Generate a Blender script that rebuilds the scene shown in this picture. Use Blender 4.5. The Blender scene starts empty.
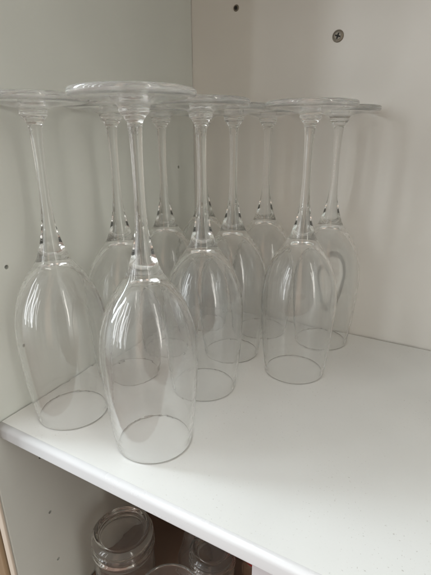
import bpy, bmesh, math, random
import numpy as np
from mathutils import Matrix, Vector

random.seed(7)
scene = bpy.context.scene
C = scene.collection
PI = math.pi

# ------------------------------------------------------------------ camera
cam_d = bpy.data.cameras.new('camera')
cam = bpy.data.objects.new('camera', cam_d)
C.objects.link(cam)
rt = Vector((0.86961766, 0.49371181, -0.00371252))
up = Vector((-0.16369309, 0.29540469, 0.9412442))
fw = Vector((-0.46580007, 0.81791486, -0.33770634))
m = Matrix((rt, up, -fw)).transposed().to_4x4()
m.translation = Vector((0.27385684, -0.43263914, 0.20238792))
cam.matrix_world = m
cam_d.sensor_fit = 'VERTICAL'
cam_d.sensor_height = 24.0
cam_d.lens = 422.69 / 575.0 * 24.0
cam_d.clip_start = 0.01
cam_d.clip_end = 50
scene.camera = cam

# ------------------------------------------------------------------ room light (even, dim) with a few broad tones
world = bpy.data.worlds.new("World")
scene.world = world
world.use_nodes = True
wn, wl = world.node_tree.nodes, world.node_tree.links
wn.clear()
wo = wn.new('ShaderNodeOutputWorld')
bg = wn.new('ShaderNodeBackground')
wl.new(bg.outputs[0], wo.inputs[0])
wtc = wn.new('ShaderNodeTexCoord')
wsep = wn.new('ShaderNodeSeparateXYZ')
wl.new(wtc.outputs['Generated'], wsep.inputs[0])


def wmath(op, a, b=None):
    n = wn.new('ShaderNodeMath')
    n.operation = op
    for s, v in zip(n.inputs, (a, b)):
        if v is None:
            continue
        if isinstance(v, (int, float)):
            s.default_value = v
        else:
            wl.new(v, s)
    return n.outputs[0]


def wramp(fac, stops):
    r = wn.new('ShaderNodeValToRGB')
    e = r.color_ramp.elements
    while len(e) < len(stops):
        e.new(0.5)
    for k, (p, c) in enumerate(stops):
        e[k].position = p
        e[k].color = (*c, 1)
    wl.new(fac, r.inputs[0])
    return r.outputs[0]


# heading round the room: 0 = straight out of the cabinet (-y), + towards +x; mapped -180..180 -> 0..1
neg_y = wmath('MULTIPLY', wsep.outputs['Y'], -1.0)
head = wmath('ARCTAN2', wsep.outputs['X'], neg_y)
head = wmath('MULTIPLY_ADD', head, 1 / (2 * PI))
head.node.inputs[2].default_value = 0.5
dg = lambda a: 0.5 + a / 360.0
DIM = (0.33, 0.32, 0.295)
ROOM = (0.58, 0.575, 0.555)
PALE = (1.6, 1.60, 1.53)
LEFT = (1.45, 1.52, 1.50)
WARM = (1.15, 0.88, 0.70)
round_room = wramp(head, [(dg(-180), ROOM), (dg(-110), ROOM), (dg(-95), LEFT), (dg(-58), LEFT), (dg(-12), DIM), (dg(8), DIM), (dg(11), WARM), (dg(22), WARM), (dg(27), DIM), (dg(62), DIM), (dg(65), PALE), (dg(100), PALE), (dg(115), ROOM)])
# floor below is brown and dim, the ceiling above pale
low = wramp(wmath('MULTIPLY_ADD', wsep.outputs['Z'], 0.5), [(0.30, (0.0, 0.0, 0.0)), (0.46, (1.0, 1.0, 1.0))])
for l in wl:
    if l.from_socket == wsep.outputs['Z']:
        l.to_node.inputs[2].default_value = 0.5
wm = wn.new('ShaderNodeMix')
wm.data_type = 'RGBA'
wl.new(low, wm.inputs['Factor'])
wm.inputs['A'].default_value = (0.21, 0.135, 0.105, 1)
wl.new(round_room, wm.inputs['B'])
wl.new(wm.outputs['Result'], bg.inputs['Color'])
bg.inputs['Strength'].default_value = 1.0


def area(name, loc, target, sx, sy, power, col):
    d = bpy.data.lights.new(name, 'AREA')
    d.shape = 'RECTANGLE'
    d.size, d.size_y = sx, sy
    d.energy = power
    d.color = col
    o = bpy.data.objects.new(name, d)
    C.objects.link(o)
    o.location = loc
    v = Vector(target) - Vector(loc)
    o.rotation_euler = v.to_track_quat('-Z', 'Y').to_euler()
    return o


for wx, wy, ww in ((-1.30, -1.50, 0.11), (-1.02, -1.74, 0.05), (-0.80, -1.90, 0.15), (-0.42, -2.06, 0.05)):     # window light split into four strips, shaped to streak the bowls
    area('window_light', (wx, wy, 0.62), (0.2, -0.1, 0.05), ww, 1.4, 38 * ww, (0.92, 0.96, 1.0))
area('side_window_light', (-1.70, -0.82, 1.0), (0.2, -0.2, 0.0), 0.45, 1.2, 31, (0.84, 0.94, 1.0))
area('room_light', (2.0, -0.98, 0.85), (0.15, -0.1, 0.1), 0.10, 1.6, 3.5, (1.0, 0.96, 0.90))

scene.view_settings.view_transform = 'Standard'
scene.view_settings.look = 'None'
scene.view_settings.exposure = 0.15
scene.view_settings.gamma = 1.0
cy = scene.cycles
cy.use_denoising = True
cy.max_bounces = 24
cy.transmission_bounces = 24
cy.glossy_bounces = 12
cy.diffuse_bounces = 6
cy.transparent_max_bounces = 24
cy.sample_clamp_indirect = 0.0
cy.blur_glossy = 0.0
cy.caustics_reflective = True
cy.caustics_refractive = True


# ------------------------------------------------------------------ materials
def new_mat(name):
    mt = bpy.data.materials.new(name)
    mt.use_nodes = True
    nt = mt.node_tree
    nt.nodes.clear()
    out = nt.nodes.new('ShaderNodeOutputMaterial')
    return mt, nt, out


def mapped(nt, scale):
    tc = nt.nodes.new('ShaderNodeTexCoord')
    mp = nt.nodes.new('ShaderNodeMapping')
    mp.inputs['Scale'].default_value = scale
    nt.links.new(tc.outputs['Object'], mp.inputs['Vector'])
    return mp.outputs[0]


def noise(nt, vec, scale, detail=3, rough=0.5):
    n = nt.nodes.new('ShaderNodeTexNoise')
    n.inputs['Scale'].default_value = scale
    n.inputs['Detail'].default_value = detail
    n.inputs['Roughness'].default_value = rough
    nt.links.new(vec, n.inputs['Vector'])
    return n.outputs['Fac']


def ramp(nt, fac, a, b, ca=(0, 0, 0, 1), cb=(1, 1, 1, 1)):
    r = nt.nodes.new('ShaderNodeValToRGB')
    r.color_ramp.elements[0].position = a
    r.color_ramp.elements[1].position = b
    r.color_ramp.elements[0].color = ca
    r.color_ramp.elements[1].color = cb
    nt.links.new(fac, r.inputs[0])
    return r.outputs[0]


def mixc(nt, fac, a, b):
    x = nt.nodes.new('ShaderNodeMix')
    x.data_type = 'RGBA'
    for s, v in ((x.inputs['Factor'], fac), (x.inputs['A'], a), (x.inputs['B'], b)):
        if isinstance(v, (tuple, float, int)):
            s.default_value = v
        else:
            nt.links.new(v, s)
    return x.outputs['Result']


def melamine(name, col, rough, specks=0.0, peel=0.02, speck_scale=420):
    mt, nt, out = new_mat(name)
    p = nt.nodes.new('ShaderNodeBsdfPrincipled')
    nt.links.new(p.outputs[0], out.inputs[0])
    v = mapped(nt, (1, 1, 1))
    dark = tuple(c * 0.93 for c in col[:3]) + (1,)
    c = mixc(nt, ramp(nt, noise(nt, v, 9, 4), 0.35, 0.7), dark, col)
    if specks:
        # fine dust and crumbs lying in loose drifts
        f = ramp(nt, noise(nt, v, speck_scale, 2, 0.6), 0.66, 0.72)
        g = ramp(nt, noise(nt, v, 14, 3, 0.6), 0.42, 0.62)
        mm = nt.nodes.new('ShaderNodeMath')
        mm.operation = 'MULTIPLY'
        nt.links.new(f, mm.inputs[0])
        nt.links.new(g, mm.inputs[1])
        m2 = nt.nodes.new('ShaderNodeMath')
        m2.operation = 'MULTIPLY'
        nt.links.new(mm.outputs[0], m2.inputs[0])
        m2.inputs[1].default_value = specks
        c = mixc(nt, m2.outputs[0], c, (0.30, 0.27, 0.23, 1))
    nt.links.new(c, p.inputs['Base Color'])
    rr = nt.nodes.new('ShaderNodeMapRange')
    rr.inputs['To Min'].default_value = rough - 0.05
    rr.inputs['To Max'].default_value = rough + 0.08
    nt.links.new(noise(nt, v, 22, 4, 0.6), rr.inputs['Value'])
    nt.links.new(rr.outputs[0], p.inputs['Roughness'])
    p.inputs['IOR'].default_value = 1.45
    b = nt.nodes.new('ShaderNodeBump')
    b.inputs['Strength'].default_value = peel
    b.inputs['Distance'].default_value = 0.001
    nt.links.new(noise(nt, v, 600, 2), b.inputs['Height'])
    nt.links.new(b.outputs[0], p.inputs['Normal'])
    return mt


M_WALL = melamine('white_melamine', (0.72, 0.71, 0.67, 1), 0.42)
M_SIDE = melamine('aged_white_melamine', (0.64, 0.655, 0.61, 1), 0.42)
M_SHELF = melamine('white_shelf_laminate', (0.81, 0.815, 0.80, 1), 0.30, specks=0.42, peel=0.03, speck_scale=620)
M_BAND = melamine('white_edge_banding', (0.62, 0.61, 0.61, 1), 0.25)
M_BROWN = melamine('brown_laminate_and_shade', (0.20, 0.135, 0.10, 1), 0.45)  # lower shelf and back; also darkens the shelf underside and divider sides
M_STRIP = melamine('cream_edge_banding', (0.62, 0.54, 0.45, 1), 0.4)
M_GREY = melamine('pale_grey_laminate', (0.60, 0.58, 0.60, 1), 0.4)


def wood():
    mt, nt, out = new_mat('tan_wood')
    p = nt.nodes.new('ShaderNodeBsdfPrincipled')
    nt.links.new(p.outputs[0], out.inputs[0])
    v = mapped(nt, (90, 90, 4))
    c = mixc(nt, noise(nt, v, 1.5, 5, 0.6), (0.20, 0.13, 0.075, 1), (0.36, 0.26, 0.16, 1))
    nt.links.new(c, p.inputs['Base Color'])
    p.inputs['Roughness'].default_value = 0.5
    return mt


M_WOOD = wood()


def glass(name, col, film, wav):
    mt, nt, out = new_mat(name)
    g = nt.nodes.new('ShaderNodeBsdfGlass')
    g.inputs['Color'].default_value = col
    g.inputs['Roughness'].default_value = 0.0
    g.inputs['IOR'].default_value = 1.5
    d = nt.nodes.new('ShaderNodeBsdfDiffuse')
    d.inputs['Color'].default_value = (0.8, 0.82, 0.82, 1)
    mx = nt.nodes.new('ShaderNodeMixShader')
    v = mapped(nt, (1, 1, 1))
    rr = nt.nodes.new('ShaderNodeMapRange')
    rr.inputs['To Min'].default_value = film * 0.3
    rr.inputs['To Max'].default_value = film * 1.7
    nt.links.new(noise(nt, v, 60, 5, 0.65), rr.inputs['Value'])
    nt.links.new(rr.outputs[0], mx.inputs[0])
    nt.links.new(g.outputs[0], mx.inputs[1])
    nt.links.new(d.outputs[0], mx.inputs[2])
    nt.links.new(mx.outputs[0], out.inputs[0])
    # hand-pulled waviness of the glass surface
    b = nt.nodes.new('ShaderNodeBump')
    b.inputs['Strength'].default_value = wav
    b.inputs['Distance'].default_value = 0.001
    v2 = mapped(nt, (60, 60, 150))
    nt.links.new(noise(nt, v2, 1.0, 2, 0.5), b.inputs['Height'])
    nt.links.new(b.outputs[0], g.inputs['Normal'])
    return mt


M_GLASS = glass('clear_glass', (0.994, 0.994, 0.992, 1), 0.022, 0.095)
M_RIM = glass('darkened_rim_glass', (0.84, 0.81, 0.78, 1), 0.2, 0.0)  # rim tinted darker, its dark internal reflections put into the colour
M_STEM = glass('clear_stem_glass', (0.994, 0.994, 0.992, 1), 0.012, 0.05)
M_FOOT = glass('milky_foot_glass', (0.994, 0.994, 0.992, 1), 0.11, 0.04)  # stronger milky film than the bowl, whitens the whole foot
M_TUMB = glass('tumbler_glass', (0.985, 0.98, 0.97, 1), 0.03, 0.05)


def flat_mat(name, col, rough, metal=0.0):
    mt, nt, out = new_mat(name)
    p = nt.nodes.new('ShaderNodeBsdfPrincipled')
    nt.links.new(p.outputs[0], out.inputs[0])
    v = mapped(nt, (1, 1, 1))
    c = mixc(nt, noise(nt, v, 700, 3), tuple(x * 0.6 for x in col[:3]) + (1,), col)
    nt.links.new(c, p.inputs['Base Color'])
    p.inputs['Roughness'].default_value = rough
    p.inputs['Metallic'].default_value = metal
    return mt


M_SCREW = flat_mat('dull_screw_metal', (0.30, 0.27, 0.22, 1), 0.45, 0.8)
M_DARK = flat_mat('dark_recess', (0.02, 0.02, 0.018, 1), 0.7)
M_CLOUD = flat_mat('brown_jar_contents', (0.20, 0.12, 0.08, 1), 0.2)
M_RED = flat_mat('red_band_paint', (0.35, 0.02, 0.02, 1), 0.4)


# ------------------------------------------------------------------ helpers
def link(name, me, mat, parent=None, loc=(0, 0, 0)):
    o = bpy.data.objects.new(name, me)
    C.objects.link(o)
    if mat:
        me.materials.append(mat)
    o.parent = parent
    o.location = loc
    return o


def thing(name, label, cat, loc=(0, 0, 0), group=None):
    o = bpy.data.objects.new(name, None)
    C.objects.link(o)
    o.empty_display_size = 0.02
    o.location = loc
    o['label'] = label
    o['category'] = cat
    if group:
        o['group'] = group
    return o


def box_mesh(name, x0, x1, y0, y1, z0, z1, bev=0.0006):
    bm = bmesh.new()
    bmesh.ops.create_cube(bm, size=1)
    for v in bm.verts:
        v.co = Vector(((x0 + x1) / 2 + v.co.x * (x1 - x0), (y0 + y1) / 2 + v.co.y * (y1 - y0), (z0 + z1) / 2 + v.co.z * (z1 - z0)))
    if bev:
        bmesh.ops.bevel(bm, geom=bm.edges[:], offset=bev, segments=2, affect='EDGES', profile=0.5)
    me = bpy.data.meshes.new(name)
    bm.to_mesh(me)
    bm.free()
    return me


def spline(pts, step=0.0012):
    """Catmull-Rom through (r, z) points, resampled; returns points and unit tangents"""
    P = [np.array(p, float) for p in pts]
    P = [2 * P[0] - P[1]] + P + [2 * P[-1] - P[-2]]
    out, tan = [], []
    for i in range(1, len(P) - 2):
        p0, p1, p2, p3 = P[i - 1:i + 3]
        # centripetal knots keep the curve from overshooting
        t0 = 0
        t1 = t0 + max(np.linalg.norm(p1 - p0), 1e-6) ** .5
        t2 = t1 + max(np.linalg.norm(p2 - p1), 1e-6) ** .5
        t3 = t2 + max(np.linalg.norm(p3 - p2), 1e-6) ** .5

        def ev(t):
            a1 = (t1 - t) / (t1 - t0) * p0 + (t - t0) / (t1 - t0) * p1
            a2 = (t2 - t) / (t2 - t1) * p1 + (t - t1) / (t2 - t1) * p2
            a3 = (t3 - t) / (t3 - t2) * p2 + (t - t2) / (t3 - t2) * p3
            b1 = (t2 - t) / (t2 - t0) * a1 + (t - t0) / (t2 - t0) * a2
            b2 = (t3 - t) / (t3 - t1) * a2 + (t - t1) / (t3 - t1) * a3
            return (t2 - t) / (t2 - t1) * b1 + (t - t1) / (t2 - t1) * b2
        n = max(3, int(np.linalg.norm(p2 - p1) / step))
        last = i == len(P) - 3
        for k in range(n + (1 if last else 0)):
            t = t1 + (t2 - t1) * k / n
            q = ev(t)
            h = (t2 - t1) * 1e-3
            d = ev(min(t + h, t2)) - ev(max(t - h, t1))
            q[0] = max(q[0], 0.0)
            out.append(q)
            tan.append(d / (np.linalg.norm(d) + 1e-12))
    return np.array(out), np.array(tan)


def revolve(name, pts, tans, seg=96):
    """surface of revolution with exact normals; the outside is to the right of travel (normal = (tz, -tr))"""
    V, N, F, rings = [], [], [], []
    for (r, z), (tr, tz) in zip(pts, tans):
        if r < 1e-5:
            rings.append([len(V)])
            V.append((0, 0, z))
            N.append((0, 0, 1.0 if -tr > 0 else -1.0))
        else:
            ids = []
            for k in range(seg):
                a = 2 * PI * k / seg
                ids.append(len(V))
                V.append((r * math.cos(a), r * math.sin(a), z))
                N.append((tz * math.cos(a), tz * math.sin(a), -tr))
            rings.append(ids)
    for a, b in zip(rings[:-1], rings[1:]):
        if len(a) == 1 and len(b) == 1:
            continue
        for k in range(seg):
            k2 = (k + 1) % seg
            if len(a) == 1:
                F.append((a[0], b[k2], b[k]))
            elif len(b) == 1:
                F.append((a[k], a[k2], b[0]))
            else:
                F.append((a[k], a[k2], b[k2], b[k]))
    me = bpy.data.meshes.new(name)
    me.from_pydata(V, [], F)
    me.update()
    me.polygons.foreach_set('use_smooth', [True] * len(me.polygons))
    me.normals_split_custom_set_from_vertices(N)
    return me


# ------------------------------------------------------------------ cabinet
DEP = 0.282       # shelf depth
TH = 0.0125
WID = 0.64
TOP = 0.47
FLOOR = -0.235    # top of the lower shelf
cab = thing('cabinet', 'white laminate cabinet whose open shelf carries the upside-down glasses', 'cabinet')


def holed_panel(name, x0, x1, y0, y1, z0, z1, holes, mat, rad=0.0016):
    """side panel with drilled shelf-pin holes"""
    me = box_mesh(name, x0, x1, y0, y1, z0, z1, 0.001)
    o = bpy.data.objects.new('tmp', me)
    C.objects.link(o)
    bm = bmesh.new()
    for (yy, zz) in holes:
        r = bmesh.ops.create_cone(bm, cap_ends=True, segments=20, radius1=rad, radius2=rad, depth=0.022)
        bmesh.ops.rotate(bm, verts=r['verts'], cent=(0, 0, 0), matrix=Matrix.Rotation(PI / 2, 3, 'Y'))
        bmesh.ops.translate(bm, verts=r['verts'], vec=(x1, yy, zz))
    cme = bpy.data.meshes.new('cut')
    bm.to_mesh(cme)
    bm.free()
    cut = bpy.data.objects.new('cut', cme)
    C.objects.link(cut)
    md = o.modifiers.new('b', 'BOOLEAN')
    md.object = cut
    md.operation = 'DIFFERENCE'
    md.solver = 'EXACT'
    bpy.context.view_layer.update()
    dg = bpy.context.evaluated_depsgraph_get()
    res = bpy.data.meshes.new_from_object(o.evaluated_get(dg))
    res.name = name
    bpy.data.objects.remove(o)
    bpy.data.objects.remove(cut)
    res.materials.clear()
    return link(name, res, mat, cab)


holes = [(-0.2545, z) for z in (0.3, 0.2385, 0.1764, 0.1144, 0.0515, -0.0545, -0.1160, -0.1740)]
holes += [(-0.033, z) for z in (0.1703, 0.042)]
holed_panel('side_panel', -0.012, 0.0, -0.2935, 0.0, -0.40, TOP, holes, M_SIDE)
link('edge_strip', box_mesh('edge_strip', -0.0070, 0.0001, -0.2960, -0.2937, -0.40, TOP, 0.0008), M_STRIP, cab)
link('side_panel', box_mesh('side_panel', WID, WID + 0.018, -0.2935, 0.0, -0.40, TOP), M_SIDE, cab)
link('back_panel', box_mesh('back_panel', -0.012, WID + 0.018, 0.0004, 0.012, -0.40, TOP), M_WALL, cab)
link('added_top_panel', box_mesh('added_top_panel', 0.0008, WID - 0.0008, -0.285, -0.001, TOP - 0.02, TOP - 0.001), M_WALL, cab)  # unseen panel added to shade the upper walls


SKEW = 0.0025


def bullnose_shelf():
    """shelf board whose front edge is fully rounded"""
    x0, x1 = 0.0012, WID - 0.0012
    prof = [(-0.0016, 0.0)]
    a, b, n = 0.0042, 0.0022, 10
    for k in range(n + 1):
        t = PI / 2 * k / n
        prof.append((-DEP + a - a * math.sin(t), -a + a * math.cos(t)))
    for k in range(n + 1):
        t = PI / 2 * k / n
        prof.append((-DEP + b - b * math.cos(t), -TH + b - b * math.sin(t)))
    prof.append((-0.0016, -TH))
    body = [prof[0], prof[1]] + [prof[-2], prof[-1]]
    nose = prof[1:-1]

    def ext(name, pr, closed, mat):
        V = [(x, y + (SKEW * (x - 0.3) / 0.3 - 0.0010 if y < -0.1 else 0), z) for x in (x0, x1) for (y, z) in pr]
        k = len(pr)
        F = []
        for i in range(k if closed else k - 1):
            j = (i + 1) % k
            F.append((i, k + i, k + j, j))
        F.append(tuple(range(k)))
        F.append(tuple(range(2 * k - 1, k - 1, -1)))
        me = bpy.data.meshes.new(name)
        me.from_pydata(V, [], F)
        me.update()
        bm = bmesh.new()
        bm.from_mesh(me)
        bmesh.ops.recalc_face_normals(bm, faces=bm.faces[:])
        bm.to_mesh(me)
        bm.free()
        return link(name, me, mat, cab)
    sh = ext('shelf', body, True, M_SHELF)
    sh.data.materials.append(M_BROWN)      # white underside coloured brown to cut the light it reflects
    for p in sh.data.polygons:
        if p.normal.z < -0.9:
            p.material_index = 1
    o = ext('shelf_edge', nose, False, M_BAND)
    for p in o.data.polygons:
        p.use_smooth = len(p.vertices) == 4


bullnose_shelf()
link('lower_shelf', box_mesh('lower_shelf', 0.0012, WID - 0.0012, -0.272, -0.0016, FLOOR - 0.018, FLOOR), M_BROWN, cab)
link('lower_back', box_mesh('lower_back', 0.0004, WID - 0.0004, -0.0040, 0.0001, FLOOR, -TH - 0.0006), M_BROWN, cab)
link('divider', box_mesh('divider', 0.2072, 0.2248, -0.2735, -0.0048, FLOOR + 0.0006, -TH - 0.0006), M_BROWN, cab)  # sides coloured brown to darken and warm the compartment
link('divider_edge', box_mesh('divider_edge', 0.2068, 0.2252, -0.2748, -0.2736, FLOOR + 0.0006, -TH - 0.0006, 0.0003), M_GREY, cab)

# adjoining tan timber beside the cabinet
post = link('wooden_upright', box_mesh('wooden_upright', -0.075, -0.0124, -0.2965, -0.262, -0.42, 0.44, 0.0015), M_WOOD)
post['label'] = 'tan wooden upright standing left of the white cabinet, bottom left corner of the photo'
post['category'] = 'wood post'


# screws in the back panel
def screw(x, z, r, hole_only=False):
    bm = bmesh.new()
    if hole_only:
        seq = [(0.0, 0.0003), (r * 0.55, 0.0003), (r * 0.6, 0.0008), (r * 0.85, 0.0009), (r, 0.0)]
    else:
        seq = [(0.0, 0.0012), (r * 0.55, 0.0012), (r * 0.62, 0.0008), (r * 0.70, 0.0008), (r * 0.74, 0.0014), (r * 0.93, 0.0011), (r, 0.0)]
    seg = 32
    rings = []
    for rr, h in seq:
        if rr == 0:
            rings.append([bm.verts.new((0, -h, 0))])
        else:
            rings.append([bm.verts.new((rr * math.cos(2 * PI * k / seg), -h, rr * math.sin(2 * PI * k / seg))) for k in range(seg)])
    for a, b in zip(rings[:-1], rings[1:]):
        for k in range(seg):
            k2 = (k + 1) % seg
            bm.faces.new((a[0], b[k], b[k2]) if len(a) == 1 else (a[k], b[k], b[k2], a[k2]))
    bmesh.ops.recalc_face_normals(bm, faces=bm.faces[:])
    me = bpy.data.meshes.new('screw')
    bm.to_mesh(me)
    bm.free()
    s = link('screw', me, M_SCREW, cab, (x, 0.0004, z))
    if hole_only:
        s['label'] = 'small dark greenish screw plug'
        pr = [(0, 0), ]
        bm = bmesh.new()
        q = bmesh.ops.create_cone(bm, cap_ends=True, segments=16, radius1=r * .5, radius2=r * .5, depth=0.0004)
        bmesh.ops.rotate(bm, verts=q['verts'], cent=(0, 0, 0), matrix=Matrix.Rotation(PI / 2, 3, 'X'))
    else:
        s['label'] = 'round cross-head screw'
        bm = bmesh.new()
        for ang in (0.3, 0.3 + PI / 2):
            q = bmesh.ops.create_cube(bm, size=1)
            bmesh.ops.scale(bm, verts=q['verts'], vec=(r * 0.95, 0.0005 + 0.0001 * ang, r * 0.24))
            bmesh.ops.rotate(bm, verts=q['verts'], cent=(0, 0, 0), matrix=Matrix.Rotation(ang, 3, 'Y'))
    me = bpy.data.meshes.new('screw_recess')
    bm.to_mesh(me)
    bm.free()
    link('screw_recess', me, M_DARK, s, (0, -0.0012 if not hole_only else -0.0005, 0))


screw(0.1554, 0.2866, 0.0052)
screw(0.0520, 0.3211, 0.0031, True)


# ------------------------------------------------------------------ flute glass (standing on its mouth)
outer = [(0.02635, 0.0008), (0.0277, 0.010), (0.0289, 0.020), (0.0307, 0.040), (0.0317, 0.057), (0.0320, 0.068),
         (0.0313, 0.079), (0.0293, 0.090), (0.0255, 0.101), (0.0203, 0.1105), (0.0152, 0.1174), (0.0121, 0.1216)]
stem_p = [(0.0121, 0.1216), (0.0107, 0.1241), (0.0095, 0.1275), (0.0080, 0.1320), (0.0063, 0.1380), (0.0047, 0.1460), (0.0037, 0.155),
          (0.0032, 0.168), (0.0031, 0.182), (0.0034, 0.196), (0.0039, 0.2050), (0.0046, 0.2098), (0.0066, 0.2125)]
foot_p = [(0.0066, 0.2125), (0.0082, 0.2146), (0.0083, 0.2162), (0.0088, 0.2175), (0.0105, 0.2187), (0.0165, 0.2200), (0.0250, 0.2211),
          (0.0318, 0.2218), (0.0337, 0.2226), (0.0342, 0.2241), (0.0337, 0.2256), (0.0322, 0.2262), (0.0270, 0.2258),
          (0.0170, 0.2247), (0.0080, 0.2240), (0.0, 0.2238)]
inner = [(0.0, 0.1204), (0.0045, 0.1196), (0.0090, 0.1172), (0.0136, 0.1130), (0.0189, 0.1068), (0.0241, 0.0983), (0.0280, 0.0880),
         (0.0300, 0.0780), (0.03075, 0.0680), (0.0305, 0.0570), (0.0295, 0.0400), (0.0277, 0.0200), (0.0265, 0.0100), (0.02515, 0.0008),
         (0.02525, 0.0002), (0.0256, 0.0), (0.0260, 0.0002), (0.02635, 0.0008)]
full, ftan = spline(outer[:-1] + stem_p[:-1] + foot_p)
z = full[:, 1]


def split_at(pt):
    return int(np.argmin(np.hypot(full[:, 0] - pt[0], full[:, 1] - pt[1])))


i1, i2 = split_at((0.0121, 0.1216)), split_at((0.0066, 0.2125))
ip, it = spline(inner)
# bowl: inner surface from apex down, round the lip, up the outside
bp = np.vstack([ip[:-1], full[:i1 + 1]])
bt = np.vstack([it[:-1], ftan[:i1 + 1]])
ME_BOWL = revolve('bowl', bp, bt, 128)
ME_STEM = revolve('stem', full[i1:i2 + 1], ftan[i1:i2 + 1], 128)
ME_FOOT = revolve('foot', full[i2:], ftan[i2:], 128)
ME_BOWL.materials.append(M_GLASS)
ME_BOWL.materials.append(M_RIM)      # darker tint paints in the dark reflections at the mouth edge
for p in ME_BOWL.polygons:
    if p.center.z < 0.0005:
        p.material_index = 1
ME_STEM.materials.append(M_STEM)
ME_FOOT.materials.append(M_FOOT)

spots = [
    (0.0373, -0.2435, 'upside-down clear wine glass at the far left, nearest the front of the left wall'),
    (0.1134, -0.2392, 'upside-down clear wine glass closest to the camera, largest of all, near the shelf edge'),
    (0.1088, -0.1625, 'upside-down clear wine glass just right of and behind the largest front glass'),
    (0.1009, -0.0968, 'upside-down clear wine glass half hidden by the right shoulder of the middle glass'),
    (0.0379, -0.1131, 'upside-down clear wine glass by the left wall, stem just right of the front glass stem'),
    (0.0377, -0.1752, 'upside-down clear wine glass behind the largest front glass, its rim seen through it'),
    (0.1056, -0.0352, 'upside-down clear wine glass at the back wall, stem midway between middle glass and right pair'),
    (0.1675, -0.1007, 'upside-down clear wine glass on the open right side, front one of the pair'),
    (0.1708, -0.0285, 'upside-down clear wine glass at the far right, behind the other glass of the right pair'),
    (0.0413, -0.0483, 'upside-down clear wine glass deep in the corner, nearly hidden behind the middle glass stem'),
]
for i, (x, y, lab) in enumerate(spots):
    t = thing('wine_glass', lab, 'wine glass', (x, y, 0.00015), 'upside-down wine glasses on the shelf')
    t.rotation_euler = (0, 0, random.uniform(0, 6.28))
    for nm, me in (('bowl', ME_BOWL), ('stem', ME_STEM), ('foot', ME_FOOT)):
        o = bpy.data.objects.new(nm, me)
        C.objects.link(o)
        o.parent = t

# ------------------------------------------------------------------ tumblers in the lower compartment
GR = 'drinking glasses in the compartment below the shelf'


def tumbler(x, y, h, rb, rm, label, upright=False, band=True, base=0.009):
    """thick-based tumbler drawn with its mouth down (z=0), base at z=h"""
    t = thing('tumbler', label, 'tumbler', (x, y, FLOOR + 0.0003), GR)
    w = 0.0016
    o_ = [(rm, 0.0006), (rm - 0.0002, 0.01), (rm - (rm - rb) * .4, h * .4), (rm - (rm - rb) * .75, h * .70), (rb + 0.0022, h * .80),
          (rb + 0.0001, h * .835), (rb + 0.0021, h * .87), (rb + 0.0004, h * .905), (rb + 0.0016, h * .95), (rb - 0.0002, h - 0.0015), (rb - 0.0022, h - 0.0001),
          (rb - 0.0045, h - 0.0006), (rb - 0.0065, h - 0.0025), (rb * .5, h - 0.0032), (0.0, h - 0.0034)]
    i_ = [(0.0, h - base), (rb * .6, h - base - 0.0004), (rb - 0.0035, h - base - 0.0022), (rb - w, h - base - 0.008),
          (rm - (rm - rb) * .75 - w, h * .65), (rm - (rm - rb) * .4 - w, h * .4), (rm - w - 0.0002, 0.01), (rm - w, 0.0006), (rm - w / 2, 0.0), (rm, 0.0006)]
    a, ta = spline(i_)
    b, tb = spline(o_)
    me = revolve('glass_body', np.vstack([a[:-1], b]), np.vstack([ta[:-1], tb]), 80)
    g = link('glass_body', me, M_TUMB, t)
    if band:
        zc = h * .80
        rr = rb + 0.0024
        bm_p = np.array([(rr, zc - 0.0006), (rr + 0.0001, zc), (rr, zc + 0.0006)])
        bm_t = np.array([(0, 1.0)] * 3)
        link('red_band', revolve('red_band', bm_p, bm_t, 80), M_RED, t)
    if upright:
        for ch in t.children:
            ch.rotation_euler = (PI, 0, 0)
            ch.location = (0, 0, h)
    return t


tumbler(0.0470, -0.2156, 0.086, 0.0275, 0.0300, 'leftmost upside-down tumbler below the shelf, its whole round base in view', False, False)
tumbler(0.1229, -0.1762, 0.065, 0.0205, 0.0250, 'right upside-down tumbler below the shelf, its base half hidden by the shelf edge', False, False)
tumbler(0.1330, -0.2590, 0.113, 0.0225, 0.0255, 'nearest tumbler below the shelf, only its pale rim showing at the bottom', True, False)
tumbler(0.0900, -0.1560, 0.068, 0.0080, 0.0190, 'small tapered glass standing between and behind the two upside-down tumblers', False, False)

# jar with a red lid behind the right tumbler
j = thing('jar', 'small jar with a dark red lid behind the right tumbler, below the shelf', 'jar', (0.160, -0.139, FLOOR + 0.0003))
a, ta = spline([(0.0, 0.0), (0.016, 0.0), (0.0195, 0.002), (0.020, 0.006), (0.020, 0.034), (0.0185, 0.039), (0.017, 0.041), (0.0, 0.041)])
link('jar_body', revolve('jar_body', a, ta, 48), M_CLOUD, j)
a, ta = spline([(0.0, 0.0412), (0.0185, 0.0412), (0.0205, 0.0420), (0.0208, 0.0440), (0.0208, 0.0500), (0.0200, 0.0520), (0.0185, 0.0526), (0.0, 0.0526)])
link('lid', revolve('lid', a, ta, 48), M_RED, j)
